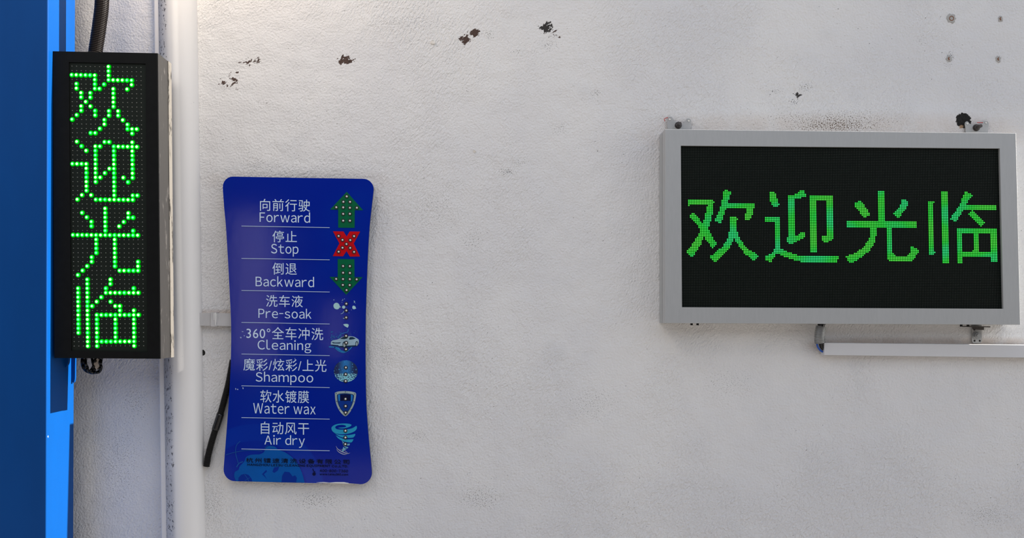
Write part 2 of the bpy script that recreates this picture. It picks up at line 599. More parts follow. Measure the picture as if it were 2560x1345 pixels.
def water_ball():
    t = NT('printed_water_ball')
    tcn = t.coords()
    sx = t.new('ShaderNodeSeparateXYZ')
    t.l.new(tcn, sx.inputs[0])
    low = t.rng(sx.outputs[2], -0.0065, -0.0055, 1.0, 0.0)
    ax = t.math('ABSOLUTE', sx.outputs[0], 0)
    beam = t.rng(ax, 0.0, 0.022, 1.0, 0.0)
    top = t.mix(beam, (0.002, 0.012, 0.08), (0.01, 0.16, 0.46))
    dots = t.rng(t.noise(tcn, 330.0, 1), 0.66, 0.72)
    top = t.mix(dots, top, (0.06, 0.38, 0.75))
    foam = t.rng(t.math('SUBTRACT', t.noise(tcn, 420.0, 3), t.math('MULTIPLY', ax, 6.0)), 0.36, 0.44)
    bot = t.mix(foam, (0.005, 0.04, 0.16), (0.24, 0.62, 0.72))
    return t.done(t.mix(low, top, bot), 0.4)


M['water_ball'] = water_ball()
M['lamp_socket'] = simple('black_lamp_rim', (0.01, 0.01, 0.01), 0.4)
M['lamp_lens'] = simple('clear_lamp_lens', (0.80, 0.79, 0.77), 0.28, 0.45, 0.1, 300)


def led_glow(name, strength):
    t = NT(name)
    a = t.new('ShaderNodeAttribute', attribute_name='glow')
    em = t.new('ShaderNodeEmission')
    t.l.new(a.outputs['Color'], em.inputs[0])
    em.inputs[1].default_value = strength
    out = t.n['Material Output']
    t.l.new(em.outputs[0], out.inputs[0])
    return t.m


M['led_on'] = led_glow('lit_green_led', 1.15)
M['pixel_on'] = led_glow('lit_green_pixel', 1.0)

# ------------------------------------------------------------------ the setting
bm = bmesh.new()
hexa(bm, [(-3.2, 0, 0), (1.8, 0, 0), (1.8, 0, 3.6), (-3.2, 0, 3.6)], [(-3.2, .24, 0), (1.8, .24, 0), (1.8, .24, 3.6), (-3.2, .24, 3.6)])
bmesh.ops.recalc_face_normals(bm, faces=bm.faces[:])
me = bpy.data.meshes.new('wall_back')
bm.to_mesh(me); bm.free()
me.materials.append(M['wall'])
wall = bpy.data.objects.new('wall_back', me)
C.objects.link(wall)
tag(wall, 'white trowelled plaster wall with dark chips and specks', 'wall', None, 'structure')

bm = bmesh.new()
hexa(bm, [(-9, -9, 0), (9, -9, 0), (9, 3, 0), (-9, 3, 0)], [(-9, -9, -.1), (9, -9, -.1), (9, 3, -.1), (-9, 3, -.1)])
fl = obj('floor', bm, M['floor'])
tag(fl, 'grey concrete ground in front of the wall', 'floor', None, 'structure')

# the far side of the yard: a dark facade, and pale blocks added to make bright reflections in the glossy sign
bm = bmesh.new()
hexa(bm, [(-9, -6.5, 0), (9, -6.5, 0), (9, -6.5, 3.4), (-9, -6.5, 3.4)], [(-9, -6.7, 0), (9, -6.7, 0), (9, -6.7, 3.4), (-9, -6.7, 3.4)])
tag(obj('wall_opposite', bm, M['facade']), 'dark facade across the yard', 'wall', None, 'structure')
bm = bmesh.new()
def turned(x0, x1, y0, y1, z0, z1, mi, cx=-2.0, cy=-5.0, a=math.radians(14)):
    q = [(x0, y0), (x1, y0), (x1, y1), (x0, y1)]
    q = [(cx + x * math.cos(a) + y * math.sin(a), cy - x * math.sin(a) + y * math.cos(a)) for x, y in q]
    hexa(bm, [Vector((x, y, z1)) for x, y in q], [Vector((x, y, z0)) for x, y in q], mi)
turned(-.16, .16, -.2, .2, 1.1, 2.35, 0)
turned(-.18, .18, -.16, .16, 0, 1.1, 1)
turned(.62, .75, -.2, .0, 1.15, 1.6, 0)
turned(.66, .72, -.14, -.06, 0, 1.15, 1)
tag(obj('reflector_opposite', bm, [M['pale_reflector'], M['facade']]), 'pale reflector blocks added across the yard', 'reflector', None, 'structure')

# ------------------------------------------------------------------ blue steel post
F_D, B_D = 0.200, 0.078


def post_x(py): return P(120.3 - 4.6 * py / 1345.0, py, F_D)


zt, zb = 3.4, 0.0
top, bot = post_x(-200), post_x(1345)
slope = (top.x - bot.x) / (top.z - bot.z)
xr = lambda z: bot.x + slope * (z - bot.z)
post = empty('steel_post', (xr(0) - 0.2, -(F_D + B_D) / 2, 0), 'blue painted steel post at the left of the wall, carrying the tall lit sign', 'post')
bm = bmesh.new()
L = -1.55
hexa(bm, [(L, -F_D, zb), (xr(zb), -F_D, zb), (xr(zt), -F_D, zt), (L, -F_D, zt)],
     [(L, -B_D, zb), (xr(zb), -B_D, zb), (xr(zt), -B_D, zt), (L, -B_D, zt)])
edges = [e for e in bm.edges if abs(e.verts[0].co.z - e.verts[1].co.z) > 1]
bmesh.ops.bevel(bm, geom=edges, offset=0.0025, segments=3, profile=0.5, affect='EDGES')
obj('shaft', bm, M['post_blue'], post)
# fixing tab of the sign below its back edge, on the post's right side
bm = bmesh.new()
tabpts = catmull([(176, 880), (187, 880), (187.5, 920), (187, 948), (183.5, 957), (179, 950), (177, 925), (176, 880)], 3)[:-1]
prism(bm, tabpts, 0.092, 0.086)
obj('fixing_tab', bm, M['post_blue'], post)
bm = bmesh.new()
prism(bm, [(152, 893), (172, 893), (170, 908), (165, 918), (156, 915)], 0.12, 0.112)
obj('fixing_tab', bm, M['post_blue'], post)

# ------------------------------------------------------------------ drainpipe beside the post
pipe = empty('drainpipe', P(462, 1345, 0) * 1, 'white round drainpipe with a dirty left side running up between post and blue sign', 'pipe')
pipe.location.z = 0
bm = bmesh.new()
ctr = lambda py: P(444.5 + 21.0 * py / 1345.0, py, 0.006)
a, b = ctr(-1200), ctr(2300)
path = [b.lerp(a, i / 24) for i in range(25)]
tube(bm, path, 0.0465, 40)
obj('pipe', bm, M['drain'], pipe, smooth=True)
bm = bmesh.new()
f = [P(383 - 14, -1000, 0.030), P(402 - 14, -1000, 0.030), P(420 + 14, 2270, 0.030), P(401 + 14, 2270, 0.030)]
hexa(bm, f, at_depth(f, 0.0))
es = [e for e in bm.edges if abs(e.verts[0].co.z - e.verts[1].co.z) > 1]
bmesh.ops.bevel(bm, geom=es, offset=0.004, segments=3, profile=0.5, affect='EDGES')
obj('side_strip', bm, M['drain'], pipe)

# ------------------------------------------------------------------ tall LED sign on the post
V_F, V_B = 0.180, 0.104
VQ = [(132, 128), (393, 133), (400, 897), (136, 895)]
WQ = [(172, 155), (364, 159), (368, 880), (178, 877)]
vs_sign = empty('vertical_led_sign', P(266, 895, V_F), 'tall black box sign with four green dotted characters, fixed to the blue post', 'sign')
ofront = quad_at(VQ, V_F)
ifront = quad_at(WQ, V_F)
bm = bmesh.new()
o_ = [bm.verts.new(p) for p in ofront]
i_ = [bm.verts.new(p) for p in ifront]
k_ = [bm.verts.new(p) for p in at_depth(ifront, V_F - 0.006)]
b_ = [bm.verts.new(p) for p in at_depth(ofront, V_B)]
for i in range(4):
    j = (i + 1) % 4
    bm.faces.new((o_[i], o_[j], i_[j], i_[i]))
    bm.faces.new((i_[i], i_[j], k_[j], k_[i]))
    bm.faces.new((o_[j], o_[i], b_[i], b_[j]))
bm.faces.new(k_)
bm.faces.new(b_[::-1])
obj('housing', bm, M['black_case'], vs_sign)
bm = bmesh.new()
wi = at_depth(ifront, V_F - 0.0035)
hexa(bm, wi, at_depth(wi, V_F - 0.0058))
obj('display_board', bm, M['led_window'], vs_sign)
# right side: dull grey cover and a scratched pale edge strip towards the wall
tr, br = ofront[1], ofront[2]
def side_slab(d0, d1, th, ztrim=0.0):
    f = [Vector((tr.x, -d0, tr.z - ztrim)), Vector((tr.x, -d1, tr.z - ztrim)), Vector((br.x, -d1, br.z + ztrim)), Vector((br.x, -d0, br.z + ztrim))]
    return hexa(bm, [p + Vector((th, 0, 0)) for p in f], [p + Vector((-0.0003, 0, 0)) for p in f])
bm = bmesh.new(); side_slab(V_F - .001, V_B + 0.019, 0.0015)
obj('side_cover', bm, M['side_grey'], vs_sign)
bm = bmesh.new(); side_slab(V_B + 0.019, V_B, 0.003)
o = obj('side_edge', bm, M['side_edge'], vs_sign)
o['label'] = 'pale scratched edge'
LEFT = ["8", "8", "0-5 8", "5 8-13", "1 5 7 13", "1 5 6 9 12", "2 4 9", "2 4 9", "3 9", "2 4 9", "2 5 8 10", "1 5 8 10", "0 7 11", "7 12", "6 12-14", "4 5 13",
        "", "1 7 8 13", "2 5 6 9-14", "3 5 9 13", "5 9 13", "5 9 13", "0-3 5 9 13", "3 5 8 9 13", "3 5 7 9 13", "3 5 6 9 11 13", "3 5 9 12", "3 9", "3 9", "2 4 9 13 14", "1 5-13", "",
        "7", "2 7 12", "3 7 12 13", "4 7 11", "4 7 10", "7 13", "0-14", "5 9", "5 9", "5 9", "5 9", "4 9", "4 9 14", "3 9 14", "2 10-14", "1",
        "3 8", "3 8", "1 3 7 13", "1 3 7-14", "1 3 6", "1 3 5 8", "1 3 4 9 10", "1 3 10 13", "1 3 5-14", "1 3 5 9 13", "1 3 5 9 13", "1 3 5 9 13", "1 3 5 9 13", "3 5 9 13", "3 5-13", "3 5 13"]
lit = set()
for r, s in enumerate(LEFT):
    for w in s.split():
        a_, *b2 = w.split('-')
        for c in range(int(a_), int(b2[0] if b2 else a_) + 1): lit.add((c, r))


def bil(q, u, v):
    (x0, y0), (x1, y1), (x2, y2), (x3, y3) = q
    return ((x0 * (1 - u) + x1 * u) * (1 - v) + (x3 * (1 - u) + x2 * u) * v, (y0 * (1 - u) + y1 * u) * (1 - v) + (y3 * (1 - u) + y2 * u) * v)


LQ = [(180.3, 165.6), (352.7, 169.0), (359.5, 864.5), (185.8, 865.2)]
D_B = V_F - 0.0035


def led_dome(bm, col_layer, c, r, h, rim, midc, core, seg=12):
    """A lit lamp: rim, shoulder and core rings each with its own glow colour, the outer ones a painted halo."""
    rings = [(1.0, 0.0, rim), (0.74, 0.5, tuple(.28 * m for m in midc)), (0.50, 0.75, midc), (0.22, 0.92, core)]  # halo painted in: the outer rings glow dimly around the core
    prev = None
    pc = None
    for (rr, hh, cl) in rings:
        ring = [bm.verts.new((c.x + r * rr * math.cos(2 * PI * k / seg), c.y - h * hh, c.z + r * rr * math.sin(2 * PI * k / seg))) for k in range(seg)]
        for v in ring: v[col_layer] = (*cl, 1)
        if prev:
            for k in range(seg): bm.faces.new((prev[k], prev[(k + 1) % seg], ring[(k + 1) % seg], ring[k]))
        prev = ring
    t_ = bm.verts.new((c.x, c.y - h, c.z)); t_[col_layer] = (*core, 1)
    for k in range(seg): bm.faces.new((prev[k], prev[(k + 1) % seg], t_))


CH = ['first', 'second', 'third', 'lowest']
for n in range(4):
    bm = bmesh.new()
    cl = bm.verts.layers.float_color.new('glow')
    for (c, r) in sorted(lit):
        if r // 16 != n: continue
        x, y = bil(LQ, c / 15, r / 63)
        h = random.random()
        core = (0.45, 1.5, 0.75) if h < 0.4 else ((1.3, 1.8, 1.2) if h < 0.8 else (0.15, 1.2, 0.5))
        led_dome(bm, cl, P(x, y, D_B), 0.0064, 0.0042, (0.0, 0.08, 0.002), (0.0, 1.7, 0.02), tuple(1.6 * v for v in core))
    o = obj('glowing_character', bm, M['led_on'], vs_sign)
    o['label'] = ['topmost green dotted character', 'second green dotted character from the top', 'third green dotted character from the top', 'lowest green dotted character'][n]
bm = bmesh.new()
for r in range(64):
    for c in range(16):
        if (c, r) in lit: continue
        x, y = bil(LQ, c / 15, r / 63)
        dome(bm, P(x, y, D_B), 0.0013, 0.0022, 8, 2)
o = obj('unlit_lamps', bm, M['dead_led'], vs_sign)
o['kind'] = 'stuff'

# black ribbed conduit feeding the tall sign from above
bm = bmesh.new()
corrugated(bm, [P(262, -420, .135), P(258, -150, .135), P(255, 0, .135), P(249, 60, .135), P(240, 120, .135), P(238, 134, .135)], 0.0158, 0.0041, 0.0018)
o = obj('ribbed_conduit', bm, M['brown_rubber'])
tag(o, 'black ribbed conduit coming down into the top of the tall green sign', 'conduit')

# cable bundle tucked under the tall sign
cb = empty('cable_bundle', P(232, 895, .135), 'short bundle of black cables looped under the tall sign', 'cable')
for (pts, r, m) in [([(208, 885), (205, 905), (210, 922), (224, 931), (236, 926), (232, 905), (228, 885)], .0032, 'black_rubber'),
                    ([(216, 885), (214, 912), (222, 929), (236, 932), (250, 925), (250, 905), (246, 885)], .0034, 'tape'),
                    ([(241, 885), (238, 902), (232, 920), (222, 930)], .0036, 'black_rubber'),
                    ([(256, 893), (253, 908), (254, 920), (248, 931), (238, 932)], .0024, 'tape'),
                    ([(212, 890), (211, 905), (216, 922)], .0060, 'tape')]:
    bm = bmesh.new()
    dd = 0.13 + random.uniform(-.008, .008)
    tube(bm, [P(x, y, dd + .006 * math.sin(i)) for i, (x, y) in enumerate(catmull(pts, 8))], r, 10)
    obj('cable', bm, M[m], cb, smooth=True)
bm = bmesh.new()
prism(bm, [(236, 898), (246, 897), (248, 916), (241, 924), (234, 915)], .136, .124)
o = obj('wrap', bm, M['beige_tape'], cb)
o['label'] = 'beige wrapping'

# ------------------------------------------------------------------ old trunking stub and hose behind the blue sign
tr_ = empty('cable_trunking', P(545, 798, 0), 'short grey cable trunking between the drainpipe and the blue sign', 'trunking')
bm = bmesh.new()
block(bm, [(488, 782), (640, 784), (640, 816), (488, 814)], 0.016, 0.0)
obj('cover', bm, M['old_pvc'], tr_)
bm = bmesh.new()
block(bm, [(527, 781), (541, 781), (541, 816), (527, 816)], 0.0185, 0.0)
obj('joint_sleeve', bm, M['old_pvc'], tr_)
bm = bmesh.new()
for (x, y0, y1, w) in [(537, 782, 813, 3), (534, 783, 800, 2.4), (541, 784, 806, 1.6)]:
    prism(bm, [(x, y0), (x + w, y0), (x + w * .7, y1), (x + w * .3, y1)], 0.0197, 0.0180)
objs('paint_drip', bm, M['drip_paint'], tr_)

hose = empty('ribbed_hose', P(510, 1180, .012), 'thin black ribbed hose slanting out from behind the blue sign', 'hose')
hp = [(516, 1166), (522, 1132), (535, 1085), (549, 1042), (562, 995), (572, 955), (582, 900)]
hpath = [P(x, y, .0115) for x, y in hp]
bm = bmesh.new()
corrugated(bm, hpath, 0.0082, 0.0036, 0.0012, 16)
obj('tube', bm, M['black_rubber'], hose)
fine = catmull([tuple(p) for p in hpath], 12)
bm = bmesh.new()
tube(bm, fine[27:39], 0.0091, 16)
obj('tape', bm, M['tape'], hose, smooth=True)

# ------------------------------------------------------------------ blue instruction sign
S_D = 0.027
sign = empty('instruction_sign', P(745, 1205, 0), 'blue waisted instruction sign in Chinese and English with arrows and icons', 'sign')
left = [(557, 472), (560.5, 520), (565, 568), (570, 650), (574.5, 735), (577.5, 800), (578, 860), (576, 930), (572, 1000), (567, 1070), (562, 1135), (559, 1172)]
right = [(929.5, 1180), (927, 1150), (922, 1100), (917.5, 1040), (915.2, 1000), (914, 930), (913.6, 860), (914.4, 790), (916, 730), (919, 650), (923.7, 568), (930, 510), (934, 474)]
def arc(cx, cy, rx, ry, a0, a1, n=8):
    return [(cx + rx * math.cos(math.radians(a0 + (a1 - a0) * i / n)), cy + ry * math.sin(math.radians(a0 + (a1 - a0) * i / n))) for i in range(n + 1)]
outline = catmull(left, 3) + arc(588, 1174, 29, 29, 180, 90)[1:] + [(700, 1206), (800, 1208), (860, 1207)] + arc(902, 1182, 27.5, 28.5, 90, 0) \
    + catmull(right, 3)[1:] + arc(908, 473, 26, 26, 0, -90)[1:] + [(745, 444.5)] + arc(582, 467, 25, 25.5, 270, 180)[:-1]
bm = bmesh.new()
fs = prism(bm, outline, S_D, 0.0205)
for f_ in fs[1:]: f_.material_index = 1
obj('panel', bm, [M['sign_blue'], M['sign_edge']], sign)
bm = bmesh.new()
prism(bm, [(700, 640), (790, 640), (790, 1010), (700, 1010)], 0.021, 0.0)
obj('backing', bm, M['steel'], sign)
INK = S_D + 0.0006
LAY = lambda k: S_D + 0.0006 + 0.0003 * k


def tilt(x, y, s=0.017): return y + s * (x - 712)


def glyphs(txt, sp_):
    cu = bpy.data.curves.new('words', 'FONT')
    cu.body = txt
    cu.size = 1.0
    cu.space_character = sp_
    cu.resolution_u = 4
    to = bpy.data.objects.new('words', cu)
    C.objects.link(to)
    dg = bpy.context.evaluated_depsgraph_get()
    me = bpy.data.meshes.new_from_object(to.evaluated_get(dg))
    bpy.data.objects.remove(to)
    bpy.data.curves.remove(cu)
    return me


GLYPH = {}


def word_mesh(txt, sp_):
    """Chinese words as set; Latin words from the same face's wide forms, closed up letter by letter."""
    if any(ord(c) > 0x2E80 for c in txt): return glyphs(txt, sp_)
    out = bmesh.new()
    x = 0.0
    for c in txt:
        if c == ' ':
            x += 0.26
            continue
        if c not in GLYPH:
            g = glyphs(chr(ord(c) + 0xFEE0), 1.0)
            GLYPH[c] = ([v.co.copy() for v in g.vertices], [tuple(p.vertices) for p in g.polygons])
            bpy.data.meshes.remove(g)
        co, fa = GLYPH[c]
        a, b = min(v.x for v in co), max(v.x for v in co)
        k = 0.5 if c == '-' else 1.0
        vs_ = [out.verts.new((x + (v.x - a) * k, v.y, 0)) for v in co]
        for f in fa: out.faces.new([vs_[i] for i in f])
        x += (b - a) * k + 0.115 * sp_
    me = bpy.data.meshes.new('word')
    out.to_mesh(me)
    out.free()
    return me


def lettering(parent, name, lines, mat, d=INK, label=None, slope=0.017):
    """Words set into pixel boxes: (text, x0, y0, x1, y1, spacing)."""
    bm = bmesh.new()
    for (txt, x0, y0, x1, y1, sp_) in lines:
        me = word_mesh(txt, sp_)
        xs = [v.co.x for v in me.vertices]; ys = [v.co.y for v in me.vertices]
        ax, bx, ay, by = min(xs), max(xs), min(ys), max(ys)
        for v in me.vertices:
            px = x0 + (v.co.x - ax) / (bx - ax) * (x1 - x0)
            py = y1 + (v.co.y - ay) / (by - ay) * (y0 - y1)
            v.co = P(px, tilt(px, py, slope), d)
        t_ = bmesh.new(); t_.from_mesh(me)
        bmesh.ops.recalc_face_normals(t_, faces=t_.faces[:])
        ext = bmesh.ops.extrude_face_region(t_, geom=t_.faces[:])
        vv = [g for g in ext['geom'] if isinstance(g, bmesh.types.BMVert)]
        bmesh.ops.translate(t_, verts=vv, vec=(0, 0.0008, 0))
        t_.to_mesh(me); t_.free()
        bm.from_mesh(me)
        bpy.data.meshes.remove(me)
    o = obj(name, bm, mat, parent)
    if label: o['label'] = label
    return o


ROWS = [(('向前行驶', 650, 498, 775, 528), ('Forward', 649, 530, 775, 556)),
        (('停止', 681, 577, 742, 606), ('Stop', 677.5, 610, 746, 641)),
        (('倒退', 681, 657, 742, 687), ('Backward', 639, 691, 785, 717)),
        (('洗车液', 665, 738, 757, 767.5), ('Pre-soak', 646, 771, 778.5, 796)),
        (('360°全车冲洗', 616, 818, 808, 849), ('Cleaning', 644, 850, 778, 882)),
        (('魔彩/炫彩/上光', 608.5, 897.5, 816, 928), ('Shampoo', 639, 930, 783, 962)),
        (('软水镀膜', 650.5, 976, 772.5, 1007), ('Water wax', 633, 1009, 789, 1035)),
        (('自动风干', 652, 1055, 772.5, 1086), ('Air dry', 661, 1088, 762, 1119))]
for (zh, en) in ROWS:
    lettering(sign, 'lettering', [(*zh, 1.08), (*en, 1.12)], M['ink_white'])
for (ya, yb) in [(565, 569), (646, 649.5), (726, 730), (806, 810), (885, 889), (964.5, 969), (1044, 1048), (1122.5, 1127)]:
    bm = bmesh.new()
    strip_prism(bm, [(603.5, ya), (714, (ya + yb) / 2), (824, yb)], 1.6, LAY(2), S_D - .0005)
    obj('divider_line', bm, M['ink_line'], sign)
lettering(sign, 'company_lettering', [('杭州镭速清洗设备有限公司', 615, 1146.2, 873, 1158, 1.3), ('HANGZHOU LEISU CLEANING EQUIPMENT Co.,LTD.', 618.5, 1160.5, 870, 1167.3, 1.05)],
          M['ink_dark'], LAY(3), 'dark company line at the foot of the sign')
lettering(sign, 'contact_lettering', [('400-800-7360', 799, 1172, 870, 1178.5, 1.1), ('www.leisu360.com', 799, 1181, 870, 1186.5, 1.1)],
          M['ink_faded'], LAY(2), 'faded dark contact lines')
bm = bmesh.new()
prism(bm, [(785 + 4.4 * math.cos(a / 8 * 2 * PI), 1185 + 4.4 * math.sin(a / 8 * 2 * PI)) for a in range(8)], LAY(2), S_D - .0005)
strip_prism(bm, [(782, 1172), (782.5, 1176), (785, 1179), (788, 1179.5)], 1.6, LAY(2), S_D - .0005)
obj('contact_symbol', bm, M['ink_faded'], sign)
# printed globe at the foot: land, lines
zz = lambda pts: [(550 + x / 6.564, 1100 + y / 6.564) for x, y in pts]
bm = bmesh.new()
land = catmull([(262, 672), (235, 600), (245, 525), (300, 490), (330, 425), (400, 350), (425, 285), (500, 245), (600, 238), (650, 235), (720, 200), (760, 120), (820, 98), (900, 112), (965, 165), (1060, 200), (1190, 290), (1290, 420), (1350, 560), (1385, 690)], 4)
prism(bm, zz(land + [(1385, 700), (900, 690), (500, 682)]), LAY(0), S_D - .0005)
obj('globe_print', bm, M['ink_land'], sign)['label'] = 'mid blue printed globe'
bm = bmesh.new()
prism(bm, zz([(300, 675), (305, 620), (350, 570), (410, 555), (470, 575), (520, 640), (528, 678)]), LAY(1), S_D)
for pts in [[(1010, 690), (1020, 590), (1060, 520), (1140, 530), (1190, 600), (1230, 580), (1260, 620), (1250, 695)], [(860, 520), (890, 450), (970, 440), (950, 500), (890, 540)], [(690, 560), (760, 490), (770, 520), (720, 560), (770, 640), (740, 610)]]:
    prism(bm, zz(pts), LAY(1), S_D)
for o in objs('globe_sea', bm, M['ink_sea'], sign): o['label'] = 'dark patch in the printed globe'
bm = bmesh.new()
strip_prism(bm, zz(catmull([(95, 245), (250, 200), (430, 172), (600, 172), (690, 185)], 5)), 1.0, LAY(1), S_D)
strip_prism(bm, zz(catmull([(330, 20), (275, 80), (255, 160), (262, 250), (300, 380)], 5)), 1.1, LAY(1), S_D)
strip_prism(bm, zz(catmull([(272, 445), (310, 385), (375, 355)], 5)), 2.0, LAY(1), S_D)
strip_prism(bm, zz(catmull([(735, 200), (740, 130), (790, 85)], 5)), 0.8, LAY(1), S_D)
strip_prism(bm, zz([(400, 560), (455, 640), (475, 680)]), 1.0, LAY(2), S_D)
strip_prism(bm, zz([(405, 670), (485, 620)]), 1.0, LAY(2), S_D)
objs('globe_line', bm, M['ink_arc'], sign)
bm = bmesh.new()
prism(bm, zz([(1580, 697), (1700, 691), (1800, 700), (1900, 692), (2030, 692), (2110, 706), (2110, 715), (1950, 712), (1780, 704), (1640, 703)]), S_D + .0012, S_D - .003)
obj('torn_edge', bm, M['torn'], sign)['label'] = 'torn white edge at the bottom'
bm = bmesh.new()
for (x, y, w, h) in [(604, 828, 5, 2), (600, 842, 4, 4), (609, 838, 3, 3), (592, 972, 4, 3), (588, 970, 2, 5), (606, 968, 3, 5), (737, 895, 1.4, 9)]:
    prism(bm, [(x, y), (x + w, y + h * .3), (x + w * .7, y + h), (x + w * .2, y + h * .8)], S_D + .0008, S_D - .0005)
objs('scratch', bm, M['ink_line'], sign)


def indicator(parent, x, y, r=4.7, d=S_D):
    bm = bmesh.new()
    c = P(x, y, d)
    cyl_y(bm, c, r * .00099, d - .0008, d + .0018, 14, 0)
    dome(bm, P(x, y, d + .0018), r * .00056, .0040, 12, 4, 1)
    obj('indicator_lamp', bm, [M['lamp_socket'], M['lamp_lens']], parent, smooth=False)


# coordinates read at 4.98 px per pixel from (820, 470)
ar = lambda pts: [(820 + x / 4.98, 470 + y / 4.98) for x, y in pts]
bm = bmesh.new(); prism(bm, ar([(233, 47), (436, 276), (333, 276), (331, 496), (127, 494), (127, 270), (26, 268)]), INK, S_D - .0005)
up = obj('up_arrow', bm, M['ink_green'], sign); up['label'] = 'green arrow pointing up'
for x, y in ar([(234, 106), (192, 173), (275, 174), (104, 242), (190, 243), (273, 248), (360, 247), (189, 324), (273, 323), (189, 408), (273, 408)]): indicator(up, x, y)
bm = bmesh.new(); prism(bm, ar([(62, 539), (192, 541), (232, 605), (270, 541), (400, 543), (320, 692), (398, 852), (272, 854), (231, 784), (187, 850), (60, 848), (142, 690)]), INK, S_D - .0005)
cr = obj('cross', bm, M['ink_red'], sign); cr['label'] = 'red cross'
for x, y in ar([(133, 599), (325, 601), (181, 648), (278, 650), (230, 699), (181, 745), (277, 747), (133, 794), (325, 797)]): indicator(cr, x, y)
bm = bmesh.new(); prism(bm, ar([(121, 884), (328, 886), (330, 1110), (431, 1110), (227, 1330), (19, 1107), (121, 1107)]), INK, S_D - .0005)
dn = obj('down_arrow', bm, M['ink_green'], sign); dn['label'] = 'green arrow pointing down'
for x, y in ar([(188, 973), (273, 974), (188, 1056), (273, 1059), (102, 1133), (187, 1135), (272, 1136), (357, 1138), (185, 1208), (271, 1210), (231, 1272)]): indicator(dn, x, y)

ic = lambda pts: [(810 + x / 9.27, 740 + y / 9.27) for x, y in pts]
def ell(cx, cy, rx, ry, n=20): return [(cx + rx * math.cos(2 * PI * k / n), cy + ry * math.sin(2 * PI * k / n)) for k in range(n)]
# bubbles
bm = bmesh.new()
prism(bm, ic(catmull([(218, 235), (228, 190), (270, 158), (320, 165), (355, 205), (365, 238), (385, 245), (388, 262), (360, 268), (335, 300), (290, 308), (240, 285), (218, 235)], 4)[:-1]), INK, S_D - .0005)
prism(bm, ic(ell(456, 258, 38, 36)), INK, S_D - .0005)
prism(bm, ic(catmull([(655, 265), (665, 232), (695, 225), (728, 248), (735, 278), (748, 288), (725, 297), (695, 307), (665, 295), (655, 265)], 4)[:-1]), INK, S_D - .0005)
for (x, y, r) in [(228, 90, 10), (475, 68, 8), (416, 148, 6), (725, 165, 6), (636, 322, 5), (578, 390, 7), (526, 275, 5)]: prism(bm, ic(ell(x, y, r, r, 8)), INK, S_D - .0005)
strip_prism(bm, ic(arc(420, 88, 18, 18, -60, 120)), 0.8, INK, S_D)
strip_prism(bm, ic(arc(693, 133, 18, 18, -100, 90)), 1.4, INK, S_D)
strip_prism(bm, ic(catmull([(390, 415), (435, 395), (460, 350)], 4)), 0.9, INK, S_D)
prism(bm, ic([(430, 512), (480, 508), (500, 530), (470, 528)]), INK, S_D)
bub = obj('bubble_icon', bm, M['ink_bubble'], sign)
for p in ic([(518, 180), (518, 337), (515, 500)]): indicator(bub, *p)
# car in a splash
bm = bmesh.new()
prism(bm, ic(catmull([(445, 655), (480, 648), (545, 648), (572, 675), (550, 730), (520, 720), (470, 690), (445, 655)], 3)[:-1]), INK, S_D)
obj('droplet_print', bm, M['ink_bubble'], sign)
bm = bmesh.new()
strip_prism(bm, ic(catmull([(240, 1180), (320, 1260), (430, 1305), (520, 1290), (600, 1230), (650, 1170)], 5)), 2.2, INK, S_D)
prism(bm, ic([(110, 1165), (240, 1170), (340, 1195), (400, 1260), (500, 1290), (420, 1295), (320, 1240), (250, 1195), (115, 1190)]), INK, S_D)
strip_prism(bm, ic(catmull([(330, 980), (370, 900), (450, 860), (545, 835), (560, 770)], 5)), 1.3, INK, S_D)
rs = random.Random(3)
for k in range(46):
    x, y = rs.gauss(240, 75), rs.gauss(965, 62)
    r = rs.uniform(4, 15)
    if y < 1090: prism(bm, ic([(x - r, y + r * .4), (x, y - r * rs.uniform(.4, 1.2)), (x + r * rs.uniform(.5, 1.4), y), (x + r * .2, y + r)]), INK, S_D)
for k in range(16):
    x, y = rs.gauss(500, 140), rs.gauss(850, 45)
    r = rs.uniform(3, 7)
    prism(bm, ic(ell(x, y, r, r, 6)), INK, S_D)
obj('splash_print', bm, M['ink_splash'], sign)
bm = bmesh.new()
prism(bm, ic(catmull([(158, 1100), (165, 1060), (200, 1030), (300, 1010), (360, 985), (430, 945), (520, 935), (620, 932), (700, 945), (760, 980), (800, 1010), (808, 1050), (800, 1110), (760, 1145), (600, 1165), (440, 1175), (300, 1160), (170, 1130), (158, 1100)], 3)[:-1]), LAY(1), S_D - .0005)
car = obj('car_print', bm, M['ink_carbody'], sign); car['label'] = 'pale car printed above a splash'
bm = bmesh.new()
prism(bm, ic([(372, 992), (440, 950), (520, 945), (560, 945), (535, 985), (470, 1000)]), LAY(2), S_D)
prism(bm, ic([(575, 1000), (600, 955), (660, 950), (735, 985), (690, 1000), (600, 1012)]), LAY(2), S_D)
prism(bm, ic([(180, 1065), (250, 1080), (400, 1075), (360, 1100), (210, 1095)]), LAY(2), S_D)
prism(bm, ic([(165, 1125), (330, 1140), (350, 1165), (250, 1160), (170, 1140)]), LAY(2), S_D)
prism(bm, ic([(330, 1160), (760, 1140), (740, 1165), (560, 1185), (430, 1195), (340, 1175)]), LAY(2), S_D)
prism(bm, ic(ell(475, 1120, 46, 66)), LAY(2), S_D)
prism(bm, ic(ell(760, 1105, 32, 58)), LAY(2), S_D)
objs('dark_trim', bm, M['ink_carglass'], car)
bm = bmesh.new()
prism(bm, ic(ell(472, 1130, 30, 50)), LAY(3), S_D)
prism(bm, ic(ell(760, 1110, 20, 44)), LAY(3), S_D)
objs('wheel', bm, M['ink_shieldrim'], car)
for p in ic([(512, 925), (515, 1085), (510, 1235)]): indicator(car, *p, d=S_D + .0015)
